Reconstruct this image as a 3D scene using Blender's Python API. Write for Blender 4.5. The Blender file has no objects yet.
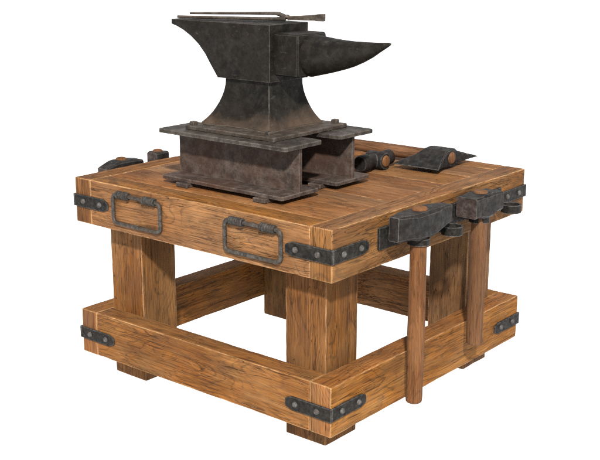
import bpy, bmesh, math, random
from mathutils import Vector, Matrix, noise

random.seed(7)
scene = bpy.context.scene
COL = scene.collection
PI = math.pi

# ------------------------------------------------------------------ materials
class NT:
    """small helper to wire shader nodes"""
    def __init__(self, name):
        self.m = bpy.data.materials.new(name)
        self.m.use_nodes = True
        self.t = self.m.node_tree
        self.t.nodes.clear()
        self.out = self.n('ShaderNodeOutputMaterial')
        self.b = self.n('ShaderNodeBsdfPrincipled')
        self.l(self.b.outputs[0], self.out.inputs[0])
    def n(self, kind, **kw):
        nd = self.t.nodes.new(kind)
        for k, v in kw.items():
            setattr(nd, k, v)
        return nd
    def l(self, a, b):
        self.t.links.new(a, b)
    def put(self, sock, v):
        if hasattr(v, 'is_output'):
            self.l(v, sock)
        else:
            sock.default_value = v
    def math(self, op, a, b=0.0, c=None, clamp=False):
        nd = self.n('ShaderNodeMath', operation=op, use_clamp=clamp)
        self.put(nd.inputs[0], a); self.put(nd.inputs[1], b)
        if c is not None: self.put(nd.inputs[2], c)
        return nd.outputs[0]
    def vmath(self, op, a, b):
        nd = self.n('ShaderNodeVectorMath', operation=op)
        self.put(nd.inputs[0], a); self.put(nd.inputs[1], b)
        return nd.outputs[0]
    def noise(self, vec, scale, detail=4.0, rough=0.55, dist=0.0):
        nd = self.n('ShaderNodeTexNoise')
        self.l(vec, nd.inputs['Vector'])
        nd.inputs['Scale'].default_value = scale
        nd.inputs['Detail'].default_value = detail
        nd.inputs['Roughness'].default_value = rough
        nd.inputs['Distortion'].default_value = dist
        return nd.outputs['Fac']
    def ramp(self, fac, stops, mode='LINEAR'):
        nd = self.n('ShaderNodeValToRGB')
        cr = nd.color_ramp; cr.interpolation = mode
        while len(cr.elements) < len(stops): cr.elements.new(0.5)
        for e, (p, c) in zip(cr.elements, stops):
            e.position = p
            e.color = (c, c, c, 1) if isinstance(c, (int, float)) else (*c, 1)
        self.l(fac, nd.inputs[0])
        return nd.outputs[0]
    def mix(self, fac, a, b, mode='MIX'):
        nd = self.n('ShaderNodeMix', data_type='RGBA', blend_type=mode)
        self.put(nd.inputs['Factor'], fac)
        self.put(nd.inputs['A'], a if hasattr(a, 'is_output') else (*a, 1))
        self.put(nd.inputs['B'], b if hasattr(b, 'is_output') else (*b, 1))
        return nd.outputs['Result']
    def coords(self):
        """object coordinates shifted per object and per loose piece"""
        tc = self.n('ShaderNodeTexCoord').outputs['Object']
        oi = self.n('ShaderNodeObjectInfo').outputs['Random']
        gi = self.n('ShaderNodeNewGeometry').outputs['Random Per Island']
        r = self.math('ADD', self.math('MULTIPLY', oi, 41.0), self.math('MULTIPLY', gi, 17.0))
        self.rand = self.math('FRACT', self.math('MULTIPLY', r, 7.31))
        cx = self.n('ShaderNodeCombineXYZ')
        self.l(r, cx.inputs[0]); self.l(self.math('MULTIPLY', r, 1.7), cx.inputs[1]); self.l(self.math('MULTIPLY', r, 0.6), cx.inputs[2])
        self.raw = tc
        return self.vmath('ADD', tc, cx.outputs[0])
    def edge(self, radius, lo, hi):
        """1 on convex and concave edges where wear shows"""
        bv = self.n('ShaderNodeBevel', samples=6)
        bv.inputs['Radius'].default_value = radius
        g = self.n('ShaderNodeNewGeometry')
        d = self.n('ShaderNodeVectorMath', operation='DOT_PRODUCT')
        self.l(bv.outputs[0], d.inputs[0]); self.l(g.outputs['Normal'], d.inputs[1])
        e = self.math('SUBTRACT', 1.0, d.outputs['Value'])
        mr = self.n('ShaderNodeMapRange')
        self.l(e, mr.inputs[0])
        mr.inputs[1].default_value = lo; mr.inputs[2].default_value = hi
        return mr.outputs[0]
    def bump(self, h, strength, dist):
        nd = self.n('ShaderNodeBump')
        nd.inputs['Strength'].default_value = strength
        nd.inputs['Distance'].default_value = dist
        self.l(h, nd.inputs['Height'])
        self.l(nd.outputs[0], self.b.inputs['Normal'])


def wood_material(name, dark, mid, light, wear, crack=1.0, edges=True, edge_amt=1.0, k=0.79, worn=0.3):
    dark, mid, light, wear = [tuple(x * k for x in q) for q in (dark, mid, light, wear)]
    w = NT(name)
    c = w.coords()
    # on sawn ends turn the figure upright instead of letting the grain smear
    nrm = w.n('ShaderNodeSeparateXYZ'); w.l(w.n('ShaderNodeTexCoord').outputs['Normal'], nrm.inputs[0])
    endm = w.math('GREATER_THAN', w.math('ABSOLUTE', nrm.outputs[0]), 0.72)
    sx = w.n('ShaderNodeSeparateXYZ'); w.l(c, sx.inputs[0])
    sw = w.n('ShaderNodeCombineXYZ')
    w.l(w.math('MULTIPLY', sx.outputs[2], 0.8), sw.inputs[0]); w.l(w.math('MULTIPLY', sx.outputs[1], 0.8), sw.inputs[1]); w.l(sx.outputs[0], sw.inputs[2])
    vm = w.n('ShaderNodeMix', data_type='VECTOR')
    w.l(endm, vm.inputs['Factor'])
    va = [i for i in vm.inputs if i.type == 'VECTOR' and i.name == 'A'][0]; vb = [i for i in vm.inputs if i.type == 'VECTOR' and i.name == 'B'][0]
    w.l(c, va); w.l(sw.outputs[0], vb)
    c = [o for o in vm.outputs if o.type == 'VECTOR'][0]
    def stretched(sx, syz):
        return w.vmath('MULTIPLY', c, (sx, syz, syz))
    # slow waviness of the grain
    wob = w.noise(stretched(2.2, 4.5), 1.0, 2.0)
    wobn = w.n('ShaderNodeCombineXYZ')
    kw = w.math('MULTIPLY', w.math('SUBTRACT', wob, 0.5), 0.055)
    w.l(kw, wobn.inputs[1]); w.l(w.math('MULTIPLY', kw, 0.8), wobn.inputs[2])
    cw = w.vmath('ADD', c, wobn.outputs[0])
    def st(sx, syz):
        return w.vmath('MULTIPLY', cw, (sx, syz, syz))
    rings = w.noise(st(1.1, 42.0), 1.0, 5.0, 0.66)
    fibre = w.noise(st(7.0, 240.0), 1.0, 4.0, 0.7)
    blotch = w.noise(stretched(3.4, 6.5), 1.0, 4.0, 0.6)
    base = w.ramp(rings, [(0.32, tuple(a * 0.5 + b * 0.5 for a, b in zip(dark, mid))), (0.48, mid), (0.66, light)])
    # growth-ring contours: thin dark lines that wander and close round knots
    fld = w.noise(w.vmath('ADD', w.vmath('MULTIPLY', c, (1.9, 7.5, 7.5)), (9.1, 2.2, 6.6)), 1.0, 2.0, 0.45, 0.35)
    tri = w.math('PINGPONG', w.math('MULTIPLY', fld, 26.0), 0.5)
    fine_edge = w.math('ADD', tri, w.math('MULTIPLY', w.math('SUBTRACT', fibre, 0.5), 0.5))
    ringmask = w.ramp(w.noise(w.vmath('ADD', c, (2.0, 4.0, 8.0)), 7.0, 3.0), [(0.38, 0.25), (0.56, 1.0)])
    late = w.math('MULTIPLY', w.ramp(fine_edge, [(0.0, 1.0), (0.16, 0.0)]), ringmask)
    base = w.mix(w.math('MULTIPLY', late, 0.85), base, tuple(x * 0.7 for x in dark))
    flecks = w.noise(st(14.0, 330.0), 1.0, 2.0, 0.6)
    base = w.mix(w.ramp(fibre, [(0.36, 0.52), (0.58, 0.0)]), base, tuple(x * 0.9 for x in dark))
    base = w.mix(w.ramp(flecks, [(0.33, 0.50), (0.47, 0.0)]), base, tuple(x * 0.5 for x in dark))
    # pale scuffs along the grain
    scuff = w.noise(w.vmath('ADD', st(4.0, 120.0), (3, 8, 1)), 1.0, 3.0, 0.6)
    base = w.mix(w.ramp(scuff, [(0.58, 0.0), (0.74, 0.40)]), base, wear)
    base = w.mix(w.math('MULTIPLY', w.ramp(blotch, [(0.40, 0.0), (0.64, 1.0)]), worn), base, wear)
    # darker stain patches
    stain = w.noise(w.vmath('ADD', stretched(5.0, 8.0), (13.1, 3.3, 7.7)), 1.0, 5.0, 0.65)
    base = w.mix(w.ramp(stain, [(0.46, 0.0), (0.70, 0.55)]), base, tuple(x * 0.75 for x in dark))
    grime = w.noise(w.vmath('ADD', w.vmath('MULTIPLY', c, (4.2, 5.5, 5.5)), (31.0, 17.0, 5.0)), 1.0, 6.0, 0.72)
    base = w.mix(w.ramp(grime, [(0.47, 0.0), (0.68, 0.58)]), base, (0.058, 0.030, 0.0155))
    # long checks and short dark cracks running with the grain
    def lines(sx, syz, width, mask_lo, mask_hi, off):
        v = w.vmath('ADD', st(sx, syz), (off, off * 2, off * 3))
        n1 = w.noise(v, 1.0, 2.0, 0.5)
        a = w.math('ABSOLUTE', w.math('SUBTRACT', n1, 0.5))
        ln = w.n('ShaderNodeMapRange'); w.l(a, ln.inputs[0])
        ln.inputs[1].default_value = 0.0; ln.inputs[2].default_value = width
        ln.inputs[3].default_value = 1.0; ln.inputs[4].default_value = 0.0
        mk = w.noise(w.vmath('ADD', stretched(5.5, 16.0), (off, 5.0, off)), 1.0, 2.0)
        mm = w.n('ShaderNodeMapRange'); w.l(mk, mm.inputs[0])
        mm.inputs[1].default_value = mask_lo; mm.inputs[2].default_value = mask_hi
        return w.math('MULTIPLY', ln.outputs[0], mm.outputs[0])
    cr = w.math('MAXIMUM', lines(1.2, 44.0, 0.0075, 0.40, 0.58, 4.0), lines(2.2, 120.0, 0.016, 0.40, 0.58, 9.0))
    cr = w.math('MULTIPLY', cr, crack)
    base = w.mix(w.math('MULTIPLY', cr, 0.68), base, tuple(x * 0.3 for x in dark))
    # each board a little lighter or darker
    hv = w.n('ShaderNodeHueSaturation')
    w.l(base, hv.inputs['Color'])
    w.l(w.math('ADD', w.math('MULTIPLY', w.rand, 0.36), 0.84), hv.inputs['Value'])
    r2 = w.math('FRACT', w.math('MULTIPLY', w.rand, 5.77))
    w.l(w.math('ADD', w.math('MULTIPLY', r2, 0.007), 0.4965), hv.inputs['Hue'])
    r3 = w.math('FRACT', w.math('MULTIPLY', w.rand, 13.3))
    w.l(w.math('ADD', w.math('MULTIPLY', r3, 0.12), 0.98), hv.inputs['Saturation'])
    base = hv.outputs[0]
    if edges:
        e = w.edge(0.0075, 0.02, 0.17)
        en = w.noise(w.vmath('MULTIPLY', c, (16.0, 16.0, 16.0)), 1.0, 4.0, 0.65)
        em = w.math('MULTIPLY', e, w.ramp(en, [(0.38, 0.05), (0.54, 1.0)]))
        gate = w.ramp(w.noise(w.vmath('ADD', c, (6.0, 1.0, 3.0)), 6.0, 2.0), [(0.38, 0.40), (0.54, 1.0)])
        em = w.math('MULTIPLY', em, gate)
        base = w.mix(w.math('MULTIPLY', em, edge_amt), base, tuple(min(1, x * 2.4) for x in wear))
    w.l(base, w.b.inputs['Base Color'])
    rg = w.ramp(fibre, [(0.3, 0.86), (0.7, 0.68)])
    w.l(rg, w.b.inputs['Roughness'])
    w.b.inputs['Specular IOR Level'].default_value = 0.10
    h = w.math('SUBTRACT', w.math('ADD', w.math('MULTIPLY', fibre, 0.35), w.math('MULTIPLY', rings, 0.5)), w.math('MULTIPLY', cr, 1.3))
    w.bump(h, 0.8, 0.0045)
    return w.m


def metal_material(name, dark, mid, rust, edge_col, rust_amt=0.4, rough=(0.45, 0.68), metallic=0.35, edge_amt=0.6, scale=1.0, edge_r=0.0035, k=0.48, foot=None):
    dark, mid, rust = [tuple(x * k for x in q) for q in (dark, mid, rust)]
    edge_col = tuple(x * 0.62 for x in edge_col)
    w = NT(name)
    c = w.coords()
    n1 = w.noise(c, 9.0 * scale, 6.0, 0.62)
    n2 = w.noise(c, 34.0 * scale, 6.0, 0.7)
    n3 = w.noise(w.vmath('ADD', c, (5, 9, 2)), 6.0 * scale, 7.0, 0.68, 0.4)
    fine = w.noise(c, 160.0, 3.0, 0.7)
    base = w.ramp(n1, [(0.34, dark), (0.66, mid)])
    base = w.mix(w.ramp(n2, [(0.44, 0.0), (0.68, 0.9)]), base, tuple(x * 2.5 for x in mid))
    n4 = w.noise(w.vmath('ADD', c, (3, 1, 7)), 15.0 * scale, 6.0, 0.75)
    base = w.mix(w.ramp(n4, [(0.52, 0.0), (0.64, 0.5)]), base, tuple(x * 2.2 for x in mid))
    base = w.mix(w.math('MULTIPLY', w.ramp(n3, [(0.44, 0.0), (0.66, 1.0)]), rust_amt), base, rust)
    base = w.mix(w.ramp(fine, [(0.28, 0.55), (0.45, 0.0)]), base, tuple(x * 0.5 for x in dark))
    if foot:
        # rust and dust that has settled on the flare of the foot
        sz = w.n('ShaderNodeSeparateXYZ'); w.l(w.raw, sz.inputs[0])
        mr = w.n('ShaderNodeMapRange'); w.l(w.math('ADD', sz.outputs[2], w.math('MULTIPLY', w.math('SUBTRACT', n3, 0.5), 0.20)), mr.inputs[0])
        mr.inputs[1].default_value = foot[1]; mr.inputs[2].default_value = foot[0]
        base = w.mix(w.math('MULTIPLY', mr.outputs[0], 0.75), base, foot[2])
    # scratches
    sc = w.noise(w.vmath('MULTIPLY', w.vmath('ADD', c, (1, 2, 3)), (40.0, 26.0, 90.0)), 1.0, 2.0, 0.6)
    base = w.mix(w.ramp(sc, [(0.64, 0.0), (0.80, 0.16)]), base, edge_col)
    if edge_amt > 0:
        e = w.edge(edge_r, 0.02, 0.2)
        em = w.math('MULTIPLY', e, w.ramp(n2, [(0.36, 0.15), (0.60, 1.0)]))
        base = w.mix(w.math('MULTIPLY', em, edge_amt), base, edge_col)
    w.l(base, w.b.inputs['Base Color'])
    w.l(w.ramp(n2, [(0.3, rough[1]), (0.7, rough[0])]), w.b.inputs['Roughness'])
    w.b.inputs['Metallic'].default_value = metallic * 0.5
    w.b.inputs['Specular IOR Level'].default_value = 0.07
    h = w.math('ADD', w.math('MULTIPLY', n2, 0.6), w.math('MULTIPLY', fine, 0.25))
    w.bump(h, 0.7, 0.004)
    return w.m

OAK = wood_material('oak_beams', (0.066, 0.027, 0.0090), (0.176, 0.0695, 0.0195), (0.248, 0.105, 0.0320), (0.238, 0.143, 0.068))
LEGW = wood_material('oak_posts', (0.055, 0.025, 0.0090), (0.132, 0.056, 0.0185), (0.185, 0.082, 0.028), (0.205, 0.120, 0.058), worn=0.4)
TOPW = wood_material('oak_top', (0.080, 0.034, 0.0130), (0.172, 0.073, 0.026), (0.225, 0.102, 0.039), (0.25, 0.145, 0.075), crack=0.9, worn=0.45, edge_amt=0.5)
HANDW = wood_material('handle_wood', (0.065, 0.029, 0.013), (0.125, 0.055, 0.023), (0.175, 0.082, 0.036), (0.20, 0.112, 0.058), crack=0.35, edges=False, worn=0.3, k=0.8)
ANVIL = metal_material('anvil_iron', (0.013, 0.0115, 0.0098), (0.026, 0.0235, 0.020), (0.046, 0.033, 0.023), (0.20, 0.185, 0.16), rust_amt=0.55, edge_amt=1.0, k=0.22, foot=(0.008, 0.062, (0.060, 0.041, 0.029)))
BEAM = metal_material('beam_steel', (0.048, 0.036, 0.030), (0.075, 0.058, 0.049), (0.104, 0.054, 0.037), (0.23, 0.20, 0.18), rust_amt=0.85, rough=(0.55, 0.75), metallic=0.2, edge_amt=0.9, k=0.41, edge_r=0.0045)
FLANGE = metal_material('flange_steel', (0.030, 0.026, 0.022), (0.055, 0.048, 0.041), (0.070, 0.050, 0.039), (0.23, 0.21, 0.19), rust_amt=0.4, rough=(0.5, 0.72), metallic=0.2, edge_amt=1.0, k=0.40, edge_r=0.0045)
PLATE = metal_material('base_plate_steel', (0.030, 0.025, 0.021), (0.050, 0.042, 0.035), (0.075, 0.050, 0.036), (0.21, 0.18, 0.155), rust_amt=0.6, rough=(0.5, 0.72), metallic=0.2, edge_amt=0.9, k=0.52)
STRAP = metal_material('strap_iron', (0.011, 0.0104, 0.0095), (0.023, 0.0215, 0.0195), (0.045, 0.033, 0.025), (0.20, 0.19, 0.18), rust_amt=0.4, scale=2.6, edge_amt=1.0, edge_r=0.004, k=0.34)
BOLT = metal_material('bolt_iron', (0.050, 0.046, 0.043), (0.10, 0.096, 0.092), (0.09, 0.06, 0.045), (0.22, 0.21, 0.20), rust_amt=0.5, scale=5.0, edge_amt=0.0, edge_r=0.002, k=0.42)
RING = metal_material('handle_iron', (0.030, 0.0265, 0.023), (0.060, 0.054, 0.048), (0.065, 0.046, 0.034), (0.19, 0.18, 0.17), rust_amt=0.75, scale=3.0, rough=(0.32, 0.5), edge_amt=0.3, edge_r=0.002, k=0.48)
STAPLE = metal_material('staple_iron', (0.018, 0.0165, 0.015), (0.040, 0.037, 0.033), (0.05, 0.038, 0.030), (0.19, 0.18, 0.17), rust_amt=0.4, scale=3.0, edge_amt=0.8, edge_r=0.002, k=0.5)
HEAD = metal_material('hammer_iron', (0.0145, 0.0135, 0.0130), (0.028, 0.0262, 0.0250), (0.060, 0.040, 0.033), (0.20, 0.19, 0.18), rust_amt=0.5, scale=1.4, edge_amt=1.0, edge_r=0.0045, k=0.31)
FACE = metal_material('hammer_face', (0.050, 0.038, 0.034), (0.085, 0.064, 0.057), (0.11, 0.06, 0.047), (0.18, 0.16, 0.15), rust_amt=0.6, scale=2.0, edge_amt=0.5, k=0.29)

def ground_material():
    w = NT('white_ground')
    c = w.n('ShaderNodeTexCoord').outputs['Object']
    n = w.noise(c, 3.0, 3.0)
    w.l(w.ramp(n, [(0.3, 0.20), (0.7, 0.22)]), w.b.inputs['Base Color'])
    # glow added to the ground: keeps it shadowless and fills the bench from below
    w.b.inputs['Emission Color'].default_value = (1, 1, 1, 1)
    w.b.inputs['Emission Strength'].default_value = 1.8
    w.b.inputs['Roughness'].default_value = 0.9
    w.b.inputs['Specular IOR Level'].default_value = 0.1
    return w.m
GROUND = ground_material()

# ------------------------------------------------------------------ object helpers
def thing(name, label, cat, loc=(0, 0, 0), group=None):
    o = bpy.data.objects.new(name, None)
    o.empty_display_size = 0.05
    COL.objects.link(o)
    o.location = loc
    o['label'] = label; o['category'] = cat
    if group: o['group'] = group
    return o

def obj(name, bm, mat, parent=None, mtx=None, smooth=False, label=None):
    me = bpy.data.meshes.new(name)
    bmesh.ops.recalc_face_normals(bm, faces=bm.faces)
    bm.to_mesh(me); bm.free()
    for m in (mat if isinstance(mat, (list, tuple)) else [mat]):
        me.materials.append(m)
    if smooth:
        for p in me.polygons: p.use_smooth = True
        me.set_sharp_from_angle(angle=math.radians(smooth if smooth is not True else 40))
    o = bpy.data.objects.new(name, me)
    COL.objects.link(o)
    if parent: o.parent = parent
    if mtx is not None: o.matrix_local = mtx
    if label: o['label'] = label
    return o

def dup(root, loc=None, rotz=0.0):
    r = root.copy(); COL.objects.link(r)
    r.parent = root.parent
    if loc is not None: r.location = loc
    if rotz: r.rotation_euler = (0, 0, rotz)
    for ch in list(root.children):
        c = ch.copy(); COL.objects.link(c); c.parent = r
        for g in list(ch.children):
            d = g.copy(); COL.objects.link(d); d.parent = c
    return r

def add_box(bm, x0, x1, y0, y1, z0, z1, bevel=0.0, seg=2, mi=0):
    r = bmesh.ops.create_cube(bm, size=1.0)
    vs = r['verts']
    for v in vs:
        v.co = Vector(((x0 + x1) / 2 + v.co.x * (x1 - x0), (y0 + y1) / 2 + v.co.y * (y1 - y0), (z0 + z1) / 2 + v.co.z * (z1 - z0)))
    fs = {f for v in vs for f in v.link_faces}
    for f in fs: f.material_index = mi
    if bevel:
        es = list({e for v in vs for e in v.link_edges})
        bmesh.ops.bevel(bm, geom=es, offset=bevel, segments=seg, affect='EDGES', profile=0.6)

def add_prism(bm, pts, axis, a, b, bevel=0.0, seg=2):
    """polygon pts (u, v) extruded along axis: 'X' (u=y, v=z), 'Y' (u=x, v=z), 'Z' (u=x, v=y)"""
    def P(u, v, t):
        return {'X': (t, u, v), 'Y': (u, t, v), 'Z': (u, v, t)}[axis]
    A = [bm.verts.new(P(u, v, a)) for u, v in pts]
    B = [bm.verts.new(P(u, v, b)) for u, v in pts]
    n = len(pts)
    fs = [bm.faces.new(A), bm.faces.new(B[::-1])]
    for i in range(n):
        fs.append(bm.faces.new((A[i], B[i], B[(i + 1) % n], A[(i + 1) % n])))
    bmesh.ops.recalc_face_normals(bm, faces=fs)
    if bevel:
        es = [e for e in {e for f in fs for e in f.edges} if e.calc_face_angle(0) > 0.6]
        bmesh.ops.bevel(bm, geom=es, offset=bevel, segments=seg, affect='EDGES', profile=0.6, clamp_overlap=True)

def add_rings(bm, rings, cap=True, mi=0):
    vr = [[bm.verts.new(p) for p in r] for r in rings]
    n = len(rings[0])
    for a, b in zip(vr[:-1], vr[1:]):
        for i in range(n):
            f = bm.faces.new((a[i], a[(i + 1) % n], b[(i + 1) % n], b[i])); f.material_index = mi
    if cap:
        bm.faces.new(vr[0][::-1]); bm.faces.new(vr[-1])
    return vr

def add_tube(bm, path, radius, n=10, closed=False):
    """round bar swept along a polyline"""
    path = [Vector(p) for p in path]
    m = len(path); rings = []
    up = None
    for i, p in enumerate(path):
        a = path[(i - 1) % m] if closed or i > 0 else p
        b = path[(i + 1) % m] if closed or i < m - 1 else p
        t = (b - a).normalized()
        if up is None:
            up = t.orthogonal().normalized()
        up = (up - t * up.dot(t)).normalized()
        s = t.cross(up)
        r = radius[i] if isinstance(radius, (list, tuple)) else radius
        rings.append([p + (up * math.cos(2 * PI * k / n) + s * math.sin(2 * PI * k / n)) * r for k in range(n)])
    vr = [[bm.verts.new(q) for q in r] for r in rings]
    cnt = m if closed else m - 1
    for i in range(cnt):
        a, b = vr[i], vr[(i + 1) % m]
        for k in range(n):
            bm.faces.new((a[k], a[(k + 1) % n], b[(k + 1) % n], b[k]))
    if not closed:
        bm.faces.new(vr[0][::-1]); bm.faces.new(vr[-1])

def jitter(bm, amp, freq, seed):
    off = Vector((seed * 3.17, seed * 1.91, seed * 5.3))
    for v in bm.verts:
        v.co += noise.noise_vector(v.co * freq + off) * amp

def wood_bm(L, W, H, seed, bevel=0.0035, step=0.016, wear=0.0012):
    """a sawn board, grain along local X, edges slightly chipped and bowed"""
    bm = bmesh.new()
    add_box(bm, -L / 2, L / 2, -W / 2, W / 2, -H / 2, H / 2, bevel, 2)
    for ax, ln, s in ((0, L, step), (1, W, 0.035), (2, H, 0.035)):
        k = int(ln / s)
        for i in range(1, k):
            co = [0, 0, 0]; no = [0, 0, 0]; no[ax] = 1
            co[ax] = -ln / 2 + ln * i / k
            bmesh.ops.bisect_plane(bm, geom=bm.verts[:] + bm.edges[:] + bm.faces[:], plane_co=co, plane_no=no)
    off = Vector((seed * 2.7, seed * 4.1, seed * 1.3))
    for v in bm.verts:
        p = v.co.copy()
        # bow of the whole face
        v.co.y += noise.noise(Vector((p.x * 5, p.y * 8, p.z * 8)) + off) * 0.0006
        v.co.z += noise.noise(Vector((p.x * 5, p.y * 8, p.z * 8)) + off + Vector((7, 7, 7))) * 0.0006
        # chips along the arrises
        dy = W / 2 - abs(p.y); dz = H / 2 - abs(p.z); dx = L / 2 - abs(p.x)
        near = sorted((dx, dy, dz))
        if near[1] < bevel * 1.2:
            c = max(0.0, noise.noise(Vector((p.x * 30, p.y * 30, p.z * 30)) + off)) * wear
            c += max(0.0, noise.noise(Vector((p.x * 9, p.y * 9, p.z * 9)) - off) - 0.25) * wear * 0.9
            if dy < bevel * 1.2: v.co.y -= math.copysign(c, p.y)
            if dz < bevel * 1.2: v.co.z -= math.copysign(c, p.z)
            if dx < bevel * 1.2: v.co.x -= math.copysign(c, p.x)
    return bm

SEED = [1]
def board(name, centre, L, W, H, axis, mat, parent, **kw):
    SEED[0] += 1
    bm = wood_bm(L, W, H, SEED[0] * 1.37, **kw)
    rot = {'X': Matrix(), 'Y': Matrix.Rotation(PI / 2, 4, 'Z'), 'Z': Matrix.Rotation(-PI / 2, 4, 'Y')}[axis]
    return obj(name, bm, mat, parent, Matrix.Translation(centre) @ rot, smooth=35)

# ------------------------------------------------------------------ ground
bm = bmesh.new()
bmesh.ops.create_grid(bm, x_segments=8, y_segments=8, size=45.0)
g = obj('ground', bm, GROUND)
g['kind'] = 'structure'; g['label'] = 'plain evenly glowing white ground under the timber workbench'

# ------------------------------------------------------------------ workbench
TOP, BOT = 0.640, 0.499
T = 0.0715
bench = thing('workbench', 'square heavy brown timber workbench with iron corner straps carrying the anvil', 'workbench')
hm, hc = TOP - BOT, (TOP + BOT) / 2
for s in (-1, 1):
    board('border_board', (s * (0.5 - T / 2), 0, hc), 1.0, T, hm, 'Y', OAK, bench)
for s in (-1, 1):
    board('border_board', (0, s * (0.5 - 0.076 / 2), hc), 1.0 - 2 * T - 0.001, 0.076, hm - 0.0006, 'X', OAK, bench)
# inner planks: one part, grain along X
bm = bmesh.new()
n_pl = 6
y0, y1 = -0.4235, 0.4235
for i in range(n_pl):
    wv = (y1 - y0) / n_pl
    b2 = wood_bm(1.0 - 2 * T - 0.0015, wv - 0.0010, hm - 0.003, 40 + i * 2.1, bevel=0.0012, wear=0.0008)
    me = bpy.data.meshes.new('tmp'); b2.to_mesh(me); b2.free()
    n0 = len(bm.verts)
    bm.from_mesh(me); bpy.data.meshes.remove(me)
    bm.verts.ensure_lookup_table()
    for v in bm.verts[n0:]:
        v.co.y += y0 + wv * (i + 0.5)
        v.co.z += random.Random(i).uniform(-0.0006, 0.0004)
obj('tabletop', bm, TOPW, bench, Matrix.Translation((0, 0, hc)), smooth=35)
LG = 0.141
for sx in (-1, 1):
    for sy in (-1, 1):
        board('leg', (sx * (0.428 - LG / 2), sy * (0.430 - LG / 2), (BOT - 0.001) / 2), BOT - 0.001, LG, LG, 'Z', LEGW, bench)
RT, RB = 0.2155, 0.072
for s in (-1, 1):
    board('rail', (s * (0.5 - 0.0705 / 2), 0, (RT + RB) / 2), 0.999, 0.0705, RT - RB, 'Y', OAK, bench)
for s in (-1, 1):
    board('rail', (0, s * (0.4995 - 0.068 / 2), (RT + RB) / 2), 1 - 2 * 0.0705 - 0.001, 0.068, RT - RB - 0.0006, 'X', OAK, bench)

def dome_bm(r, h, n=17):
    bm = bmesh.new()
    rings = []
    for k in range(5):
        a = k / 4 * PI / 2
        rr = max(r * math.cos(a), r * 0.22)
        rings.append([(rr * math.cos(2 * PI * i / n), rr * math.sin(2 * PI * i / n), h * math.sin(a)) for i in range(n)])
    add_rings(bm, [[(x, y, -0.002) for x, y, z in rings[0]]] + rings)
    return bm

def make_bracket(z):
    """iron strap folded round the corner at (0.5, -0.5)"""
    bm = bmesh.new()
    h, th, L = 0.0195, 0.0055, 0.153
    def arm(end):
        t0 = 0.5 - L
        pts = [(end, -h)]
        for f, k in ((0.026, 1.0), (0.020, 0.95), (0.004, 0.60), (0.0, 0.48)):
            pts.append((t0 + f, -h * k))
        for f, k in ((0.0, 0.48), (0.004, 0.60), (0.020, 0.95), (0.026, 1.0)):
            pts.append((t0 + f, h * k))
        pts.append((end, h))
        return pts
    add_prism(bm, [(u, z + v) for u, v in arm(0.5 + th)], 'Y', -0.5 - th, -0.4995, 0.0012, 1)
    add_prism(bm, [(-u, z + v * 0.985) for u, v in arm(0.5)], 'X', 0.4995, 0.5 + th - 0.0003, 0.0012, 1)
    jitter(bm, 0.0007, 40, z * 9)
    br = obj('corner_bracket', bm, STRAP, bench)
    for d in (0.4575, 0.3835):
        obj('bolt', dome_bm(0.0088, 0.0072), BOLT, br, Matrix.Translation((d, -0.5 - th, z)) @ Matrix.Rotation(PI / 2, 4, 'X'), smooth=60)
        obj('bolt', dome_bm(0.0088, 0.0072), BOLT, br, Matrix.Translation((0.5 + th, -d, z)) @ Matrix.Rotation(PI / 2, 4, 'Y'), smooth=60)
    return br
for z in (0.569, 0.138):
    b0 = make_bracket(z)
    for k in (1, 2, 3):
        c = b0.copy(); COL.objects.link(c); c.parent = bench
        c.rotation_euler = (0, 0, k * PI / 2)
        for ch in list(b0.children):
            d = ch.copy(); COL.objects.link(d); d.parent = c

# iron drop handles on the front face
def make_pull():
    hw, zt, zb, r = 0.1005, 0.0, -0.087, 0.016
    path = []
    for cx, cz, a0 in ((hw - r, zt - r, 0), (-hw + r, zt - r, 90), (-hw + r, zb + r, 180), (hw - r, zb + r, 270)):
        for k in range(6):
            a = math.radians(a0 + 90 * k / 5)
            path.append((cx + r * math.cos(a), 0, cz + r * math.sin(a)))
    dense = []
    for i, p in enumerate(path):
        q = path[(i + 1) % len(path)]
        d = (Vector(q) - Vector(p)).length
        n = max(1, int(d / 0.012))
        for k in range(n):
            dense.append(Vector(p).lerp(Vector(q), k / n))
    bm = bmesh.new()
    rad = [0.0060 + 0.0008 * noise.noise(p * 60) for p in dense]
    add_tube(bm, dense, rad, 12, closed=True)
    pull = obj('pull_handle', bm, RING, bench, smooth=60)
    for sx in (-1, 1):
        bm = bmesh.new()
        pts, rad = [], []
        for k in range(41):
            u = k / 40
            pts.append((sx * 0.056 - 0.025 + 0.05 * u, 0, 0))
            rad.append(0.0108 + 0.0016 * abs(math.sin(u * PI * 6)))
        add_tube(bm, pts, rad, 16)
        add_box(bm, sx * 0.056 - 0.023, sx * 0.056 + 0.023, 0.001, 0.010, -0.0095, 0.0095, 0.002, 1)
        obj('staple', bm, STAPLE, pull, smooth=50)
    return pull
p0 = make_pull(); p0.location = (-0.218, -0.5075, 0.6145)
p1 = dup(p0, (0.236, -0.5075, 0.612))

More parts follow.
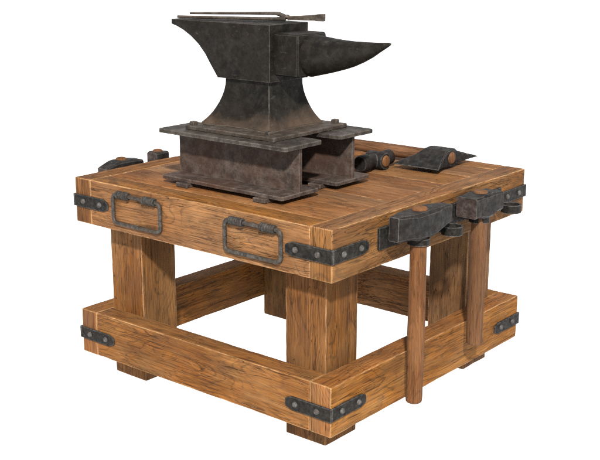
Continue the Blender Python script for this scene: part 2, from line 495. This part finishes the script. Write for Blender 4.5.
# tool racks on the two sides: a flat bar with round loops
def make_rack(side, ring_ys, ya, yb, empty):
    bm = bmesh.new()
    xs = sorted((side * 0.4995, side * 0.508))
    add_box(bm, xs[0], xs[1], ya, yb, 0.545, 0.607, 0.0015, 1)
    jitter(bm, 0.0006, 40, 3)
    rk = obj('tool_rack', bm, STRAP, bench)
    for y in ring_ys:
        bm = bmesh.new()
        cx = side * 0.5555
        n = 32
        zl = 0.541 if y in empty else 0.549
        prof = [(0.0255, zl), (0.0305, zl), (0.0305, 0.566), (0.0255, 0.566)]
        vr = [[bm.verts.new((cx + r * math.cos(2 * PI * i / n), y + r * math.sin(2 * PI * i / n), z)) for i in range(n)] for r, z in prof]
        for a in range(4):
            A, B = vr[a], vr[(a + 1) % 4]
            for i in range(n):
                bm.faces.new((A[i], A[(i + 1) % n], B[(i + 1) % n], B[i]))
        xs = sorted((side * 0.5075, side * 0.5290))
        add_box(bm, xs[0], xs[1], y - 0.015, y + 0.015, zl + 0.002, 0.564, 0.0015, 1)
        obj('loop', bm, STRAP, rk, smooth=40)
    return rk
make_rack(1, (-0.190, -0.020, 0.128, 0.318), -0.305, 0.340, (-0.020, 0.318))
make_rack(-1, (-0.263, -0.100, 0.070, 0.240), -0.340, 0.305, (0.070, 0.240))

# ------------------------------------------------------------------ steel beams under the anvil
def make_beam(name, label, y):
    t = thing(name, label, 'steel beam', (0, y, 0.640), 'steel beams under the anvil')
    def fine(bm, seed):
        bmesh.ops.subdivide_edges(bm, edges=[e for e in bm.edges if e.calc_length() > 0.1], cuts=14, use_grid_fill=True)
        jitter(bm, 0.0009, 25, seed)
        return bm
    def plate(xh, yh, z0, z1, c):
        bm = bmesh.new()
        pts = [(-xh + c, -yh), (xh - c, -yh), (xh, -yh + c), (xh, yh - c), (xh - c, yh), (-xh + c, yh), (-xh, yh - c), (-xh, -yh + c)]
        add_prism(bm, pts, 'Z', z0, z1, 0.0014, 1)
        return bm
    zz = 0.640
    obj('flange', fine(plate(0.237, 0.081, 0.6525 - zz, 0.6640 - zz, 0.005), y * 11), BEAM, t)
    obj('flange', fine(plate(0.249, 0.081, 0.7900 - zz, 0.8020 - zz, 0.007), y * 13), FLANGE, t)
    bm = bmesh.new()
    add_box(bm, -0.235, 0.235, -0.006, 0.006, 0.6632 - zz, 0.7908 - zz, 0.001, 1)
    obj('web', fine(bm, y * 7), BEAM, t)
    for sx in (-0.141, 0.162):
        for sy in (-1, 1):
            b2 = bmesh.new()
            add_box(b2, sx - 0.023, sx + 0.023, sy * 0.072 - 0.022, sy * 0.072 + 0.022, 0.0002, 0.0124, 0.0015, 1)
            obj('foot', b2, BEAM, t)
    return t
make_beam('steel_beam', 'short brown steel I beam lying under the front side of the anvil, nearest the two drop handles', -0.303)
make_beam('steel_beam', 'short brown steel I beam lying under the back side of the anvil, nearest the axe', -0.060)

# ------------------------------------------------------------------ anvil
AY = -0.174
anvil = thing('anvil', 'large dark iron anvil with pointed horn bolted on two steel beams', 'anvil', (0, AY, 0.802))
Z0 = 0.802
# base plate
bm = bmesh.new()
add_box(bm, -0.173, 0.172, -0.170, 0.166, 0.0003, 0.0125, 0.0018, 1)
bmesh.ops.subdivide_edges(bm, edges=[e for e in bm.edges if e.calc_length() > 0.1], cuts=20, use_grid_fill=True)
jitter(bm, 0.001, 45, 4)
bp = obj('base_plate', bm, PLATE, anvil)
for bx, by in ((-0.157, -0.150), (0.130, -0.140), (0.138, 0.150), (-0.155, 0.148)):
    bm = bmesh.new()
    add_box(bm, -0.0095, 0.0095, -0.0095, 0.0095, 0.012, 0.0235, 0.003, 2)
    obj('bolt', bm, PLATE, bp, Matrix.Translation((bx, by, 0)) @ Matrix.Rotation(random.uniform(-0.2, 0.2), 4, 'Z'), smooth=50)

# body: flared foot and waist, then the block with its heel
bm = bmesh.new()
wz0, wz1 = 0.0128, 0.151
prof = [(0.0, 1.0), (0.035, 0.985), (0.07, 0.90), (0.12, 0.79), (0.19, 0.655), (0.27, 0.525), (0.36, 0.405), (0.47, 0.275), (0.59, 0.165), (0.72, 0.075), (0.86, 0.018), (1.0, 0.0)]
rings = []
def side_pts(cx, cy, hx, hy, dip, ch, n=14):
    """closed outline, rectangle with concave long sides and cut corners"""
    out = []
    corners = [(-1, -1), (1, -1), (1, 1), (-1, 1)]
    for i in range(4):
        a, b = corners[i], corners[(i + 1) % 4]
        for k in range(n + 1):
            u = k / n
            x = a[0] + (b[0] - a[0]) * u; y = a[1] + (b[1] - a[1]) * u
            px, py = x * hx, y * hy
            flat = min(1.0, max(0.0, (abs(2 * u - 1) - 0.0) / 0.80))
            d = dip * (1 - flat ** 2) if abs(2 * u - 1) < 0.80 else 0
            if i in (0, 2):
                px = max(-hx + ch, min(hx - ch, px)) if k in (0, n) else px
                py -= y * d
            else:
                py = max(-hy + ch, min(hy - ch, py)) if k in (0, n) else py
                px -= x * d * 0.4
            out.append((cx + px, cy + py))
    return out
for t, f in prof:
    hx = 0.0855 + (0.1345 - 0.0855) * f
    hy = 0.0755 + (0.1230 - 0.0755) * f
    cx = -0.0125 + (-0.0215 + 0.0125) * f
    rings.append([(x, y, wz0 + (wz1 - wz0) * t) for x, y in side_pts(cx, 0.002, hx, hy, 0.016 * f, 0.0025)])
add_rings(bm, rings)
# heel block profile (x, z) in local z
heel = [(-0.306, 1.1125), (-0.3065, 1.0975)]
heel += [(-0.283, 1.0915), (-0.257, 1.0815), (-0.224, 1.065), (-0.194, 1.0435), (-0.168, 1.017), (-0.144, 0.985), (-0.129, 0.965), (-0.118, 0.9508)]
heel += [(0.0855, 0.9508), (0.0855, 1.1125)]
add_prism(bm, [(x, z - Z0) for x, z in heel], 'Y', -0.0865, 0.0865, 0.0028, 2)
bmesh.ops.subdivide_edges(bm, edges=[e for e in bm.edges if e.calc_length() > 0.06], cuts=6, use_grid_fill=True)
jitter(bm, 0.0010, 28, 2)
obj('body', bm, ANVIL, anvil, smooth=25)
# step block in front of the face
bm = bmesh.new()
add_box(bm, 0.080, 0.173, -0.067, 0.064, 0.969 - Z0, 1.0905 - Z0, 0.011, 3)
jitter(bm, 0.001, 30, 6)
obj('step', bm, ANVIL, anvil, smooth=35)
# horn
bm = bmesh.new()
hs = [(0.160, 1.0280, 0.0600), (0.174, 1.0280, 0.0605), (0.186, 1.0278, 0.0575), (0.200, 1.0290, 0.0555), (0.225, 1.0305, 0.0515), (0.255, 1.0330, 0.0460),
      (0.290, 1.0365, 0.0400), (0.320, 1.0415, 0.0345), (0.350, 1.0480, 0.0280), (0.378, 1.0552, 0.0210), (0.402, 1.0630, 0.0140), (0.422, 1.0695, 0.0085), (0.434, 1.0735, 0.0052), (0.4385, 1.0748, 0.0028)]
rings = []
for x, z, r in hs:
    rings.append([(x, r * math.cos(2 * PI * k / 40), z - Z0 + r * math.sin(2 * PI * k / 40)) for k in range(40)])
add_rings(bm, rings)
jitter(bm, 0.0008, 24, 8)
obj('horn', bm, ANVIL, anvil, smooth=60)

# ------------------------------------------------------------------ tongs on the anvil face
tongs = thing('tongs', 'rusty iron tongs lying across the top face of the anvil', 'tongs', (0.03, -0.13, 1.113))
o = Vector((0.03, -0.13, 1.113))
def V(*a): return Vector(a) - o
bm = bmesh.new()
add_tube(bm, [V(-0.292, -0.247, 1.1185), V(-0.20, -0.212, 1.1186), V(-0.10, -0.175, 1.119), V(0.00, -0.137, 1.119), V(0.03, -0.125, 1.120)], [0.0042, 0.0045, 0.0046, 0.0055, 0.007], 10)
obj('rein', bm, PLATE, tongs, smooth=50)
bm = bmesh.new()
add_tube(bm, [V(-0.257, -0.229, 1.1292), V(-0.17, -0.195, 1.131), V(-0.08, -0.160, 1.133), V(-0.005, -0.131, 1.1345), V(0.008, -0.127, 1.133), V(0.022, -0.122, 1.127), V(0.036, -0.116, 1.1225)], [0.0036, 0.004, 0.0042, 0.0052, 0.0065, 0.0066, 0.006], 10)
obj('rein', bm, PLATE, tongs, smooth=50)
def jaw(dz, sgn):
    bm = bmesh.new()
    d = Vector((0.935, 0.355, 0)).normalized(); s = Vector((-d.y, d.x, 0))
    st = [(0.0, 0.006, 0.0045), (0.03, 0.0055, 0.004), (0.065, 0.006, 0.0046), (0.085, 0.0065, 0.0048), (0.0865, 0.0085, 0.0060), (0.112, 0.0085, 0.0062)]
    rg = []
    for t, w, h in st:
        c = Vector((0.034, -0.118, 0)) + d * t
        zc = 1.122 + dz * (0.35 + 0.65 * t / 0.125) + t * 0.035
        rg.append([Vector((*(c + s * w * a)[:2], zc + h * b)) - o for a, b in ((-1, -1), (1, -1), (1, 1), (-1, 1))])
    add_rings(bm, rg)
    bmesh.ops.bevel(bm, geom=bm.edges[:], offset=0.0009, segments=1, affect='EDGES')
    return bm
obj('jaw', jaw(0.0048, 1), PLATE, tongs)
obj('jaw', jaw(-0.0048, -1), PLATE, tongs)
obj('rivet', dome_bm(0.0085, 0.006), PLATE, tongs, Matrix.Translation(V(0.032, -0.120, 1.1265)), smooth=60)

# ------------------------------------------------------------------ hammers
def octo(y, w, h, c, zc=0.0):
    return [(-w, y, zc - h + c), (-w + c, y, zc - h), (w - c, y, zc - h), (w, y, zc - h + c), (w, y, zc + h - c), (w - c, y, zc + h), (-w + c, y, zc + h), (-w, y, zc + h - c)]

def head_bm(sections, seed):
    """lofted head, long axis along local Y; end faces take the second material"""
    bm = bmesh.new()
    # resample the loft so that the surface can be dented
    rg = []
    for (a, b) in zip(sections[:-1], sections[1:]):
        n = max(1, int(abs(b[0] - a[0]) / 0.012))
        for k in range(n):
            t = k / n
            rg.append(octo(*[a[i] + (b[i] - a[i]) * t for i in range(5)]))
    rg.append(octo(*sections[-1]))
    add_rings(bm, rg)
    bm.faces.ensure_lookup_table()
    bm.faces[-1].material_index = 1; bm.faces[-2].material_index = 1
    jitter(bm, 0.0011, 38, seed)
    return bm

def shaft_bm(length, r0, r1, seed, bulge=0.0):
    """round wooden handle along local X from 0 to length"""
    bm = bmesh.new()
    pts, rad = [], []
    n = 40
    for k in range(n + 1):
        u = k / n
        r = r0 + (r1 - r0) * u + bulge * math.sin(u * PI)
        pts.append((length * u, 0, 0)); rad.append(r)
    ends0 = [(0.0, -0.006), (0.0012, -0.003), (0.004, -0.0008)]
    P = [(x, 0, 0) for x, d in ends0] + pts[1:-1] + [(length - x, 0, 0) for x, d in ends0[::-1]]
    R = [r0 + d for x, d in ends0] + rad[1:-1] + [r1 + d for x, d in ends0[::-1]]
    add_tube(bm, P, R, 20)
    jitter(bm, 0.0009, 14, seed)
    return bm

def hammer(label, loc, sections, ztop, zbot, r, seed, kind='hammer', group='hammers hanging in the side racks', ends=None):
    """upright hammer hung by its head; loc = (x, y) of the handle, z from the head's middle"""
    x, y, z = loc
    t = thing('hammer', label, kind, (x, y, z), group)
    obj('head', head_bm(sections, seed), [HEAD, ends or FACE], t, smooth=22)
    L = ztop - zbot
    # the part inside the loop is a little slimmer than the loop
    obj('handle', shaft_bm(L, r, r * 0.92, seed, 0.0012), HANDW, t, Matrix.Translation((0, 0, zbot - z)) @ Matrix.Rotation(-PI / 2, 4, 'Y'), smooth=50)
    return t
hammer('long headed iron hammer with narrow ends hanging nearest the front table corner', (0.5555, -0.190, 0.612),
       [(-0.120, 0.0150, 0.0330, 0.003, 0.000), (-0.108, 0.0190, 0.0335, 0.004, 0.000), (-0.070, 0.0300, 0.0340, 0.007, -0.001), (-0.040, 0.0345, 0.0375, 0.009, -0.005), (0.036, 0.0345, 0.0375, 0.009, -0.005),
        (0.065, 0.0310, 0.0335, 0.007, -0.002), (0.110, 0.0220, 0.0285, 0.005, -0.001), (0.136, 0.0185, 0.0255, 0.004, -0.001)], 0.652, 0.088, 0.0240, 3, ends=HEAD)
hammer('block headed sledge hammer with broad square rusty face, hanging beside the back corner bracket', (0.5600, 0.122, 0.605),
       [(-0.077, 0.0335, 0.0295, 0.004, 0.0), (-0.045, 0.0335, 0.0300, 0.005, 0.0), (-0.022, 0.0355, 0.0350, 0.007, -0.003), (0.022, 0.0355, 0.0350, 0.007, -0.003), (0.045, 0.0335, 0.0290, 0.005, 0.0), (0.079, 0.0325, 0.0275, 0.004, -0.001)], 0.644, 0.172, 0.0240, 5)
hammer('dark hammer with sloping wedge end showing over the left table edge', (-0.5555, -0.263, 0.614),
       [(-0.082, 0.020, 0.0170, 0.002, 0.002), (-0.074, 0.022, 0.0190, 0.003, 0.003), (-0.036, 0.027, 0.0290, 0.006, 0.005), (-0.020, 0.028, 0.0330, 0.007, 0.003), (0.025, 0.028, 0.0330, 0.007, 0.003), (0.055, 0.027, 0.0290, 0.005, 0.002), (0.076, 0.025, 0.0270, 0.005, 0.001)], 0.6575, 0.110, 0.0200, 7)
hammer('small squat hammer showing over the left table edge nearest the steel beams', (-0.5555, -0.100, 0.618),
       [(-0.027, 0.0240, 0.0340, 0.004, 0.0), (-0.022, 0.0255, 0.0360, 0.005, 0.0), (0.022, 0.0255, 0.0360, 0.005, 0.0), (0.029, 0.0240, 0.0340, 0.004, 0.0)], 0.661, 0.180, 0.0180, 9)

# hammer lying on the top behind the beams: handle along -X, head along Y
t = thing('hammer', 'round faced hammer lying flat on the tabletop behind the beams', 'hammer', (0.138, 0.195, 0.668))
bm = bmesh.new()
def ring_y(y, r, n=20, sq=0.0):
    return [(r * math.cos(2 * PI * k / n), y, r * math.sin(2 * PI * k / n)) for k in range(n)]
add_rings(bm, [ring_y(y, r) for y, r in ((-0.091, 0.0235), (-0.087, 0.0268), (-0.058, 0.0268), (-0.050, 0.0235), (-0.034, 0.0205), (-0.015, 0.023), (0.02, 0.023), (0.040, 0.020), (0.048, 0.024), (0.066, 0.025), (0.072, 0.021))])
add_rings(bm, [[(x, r * math.cos(2 * PI * k / 20), r * math.sin(2 * PI * k / 20)) for k in range(20)] for x, r in ((-0.034, 0.0245), (-0.030, 0.0275), (0.030, 0.0275), (0.034, 0.0245))])
jitter(bm, 0.0009, 40, 12)
obj('head', bm, HEAD, t, smooth=40)
obj('handle', shaft_bm(0.50, 0.0195, 0.0205, 21), HANDW, t, Matrix.Translation((0.040, 0, 0)) @ Matrix.Rotation(PI, 4, 'Z'), smooth=50)

# axe lying on the top
t = thing('axe', 'single bit axe with a back spike lying near the far right table corner', 'axe', (0.280, 0.345, 0.674))
bm = bmesh.new()
# sections along Y: (y, x0, x1, half thickness, z)
secs = [(-0.112, -0.108, 0.064, 0.0006, -0.019), (-0.104, -0.104, 0.061, 0.0028, -0.0175), (-0.075, -0.080, 0.052, 0.0100, -0.011), (-0.045, -0.058, 0.045, 0.0190, -0.005), (-0.028, -0.048, 0.042, 0.0265, 0.0), (0.000, -0.045, 0.041, 0.0300, 0.0),
        (0.026, -0.043, 0.040, 0.0270, 0.0), (0.045, -0.030, 0.038, 0.0200, -0.003), (0.085, -0.004, 0.040, 0.0130, -0.008), (0.125, 0.022, 0.043, 0.0065, -0.012), (0.152, 0.040, 0.046, 0.0015, -0.015)]
rg = []
for (a, b) in zip(secs[:-1], secs[1:]):
    for k in range(3):
        q = [a[i] + (b[i] - a[i]) * k / 3 for i in range(5)]
        y, xa, xb, h, z = q
        c = min(h * 0.35, 0.004)
        rg.append([(xa, y, z - h + c), (xa + c, y, z - h), (xb - c, y, z - h), (xb, y, z - h + c), (xb, y, z + h - c), (xb - c, y, z + h), (xa + c, y, z + h), (xa, y, z + h - c)])
y, xa, xb, h, z = secs[-1]; c = h * 0.3
rg.append([(xa, y, z - h + c), (xa + c, y, z - h), (xb - c, y, z - h), (xb, y, z - h + c), (xb, y, z + h - c), (xb - c, y, z + h), (xa + c, y, z + h), (xa, y, z + h - c)])
add_rings(bm, rg)
jitter(bm, 0.0011, 38, 14)
obj('head', bm, HEAD, t, smooth=22)
obj('handle', shaft_bm(0.55, 0.0205, 0.0215, 25), HANDW, t, Matrix.Translation((0.046, 0, 0.0)) @ Matrix.Rotation(PI - 0.03, 4, 'Z') @ Matrix.Rotation(0.014, 4, 'Y'), smooth=50)

# ------------------------------------------------------------------ light
SKY, KEY = 1.22, 10.0
wd = bpy.data.worlds.new('World'); scene.world = wd
wd.use_nodes = True
bg = wd.node_tree.nodes.get('Background') or wd.node_tree.nodes.new('ShaderNodeBackground')
bg.inputs[0].default_value = (1, 1, 1, 1); bg.inputs[1].default_value = SKY
out = wd.node_tree.nodes.get('World Output') or wd.node_tree.nodes.new('ShaderNodeOutputWorld')
wd.node_tree.links.new(bg.outputs[0], out.inputs[0])
sd = Vector((0.067, -0.080, 0.0755)).normalized()
D = 10.0
ld = bpy.data.lights.new('key_lamp', 'AREA')
ld.shape = 'DISK'; ld.size = 0.55
ld.energy = KEY * PI * D * D
ld.color = (1.0, 0.96, 0.90)
lo = bpy.data.objects.new('key_lamp', ld); COL.objects.link(lo)
lo.location = sd * D + Vector((0, 0, 0.6))
lo.rotation_euler = (-sd).to_track_quat('-Z', 'Y').to_euler()

# ------------------------------------------------------------------ camera
cd = bpy.data.cameras.new('camera')
cam = bpy.data.objects.new('camera', cd); COL.objects.link(cam)
cd.sensor_width = 36.0; cd.sensor_fit = 'HORIZONTAL'
cd.lens = 1092.6988 / 600 * 36.0
cd.clip_start = 0.05; cd.clip_end = 500
cam.location = (2.1177, -2.5899, 1.3444)
az, el, ro = 2.2601, -0.2602, 0.0019
fw = Vector((math.cos(el) * math.cos(az), math.cos(el) * math.sin(az), math.sin(el)))
rt = Vector((math.sin(az), -math.cos(az), 0)); up = rt.cross(fw)
r2 = rt * math.cos(ro) + up * math.sin(ro); u2 = up * math.cos(ro) - rt * math.sin(ro)
cam.matrix_world = Matrix.Translation(cam.location) @ Matrix((r2, u2, -fw)).transposed().to_4x4()
scene.camera = cam

scene.view_settings.view_transform = 'Standard'
scene.view_settings.look = 'None'
scene.view_settings.exposure = 0.0
scene.view_settings.gamma = 1.0
scene.cycles.use_denoising = False
scene.cycles.max_bounces = 8
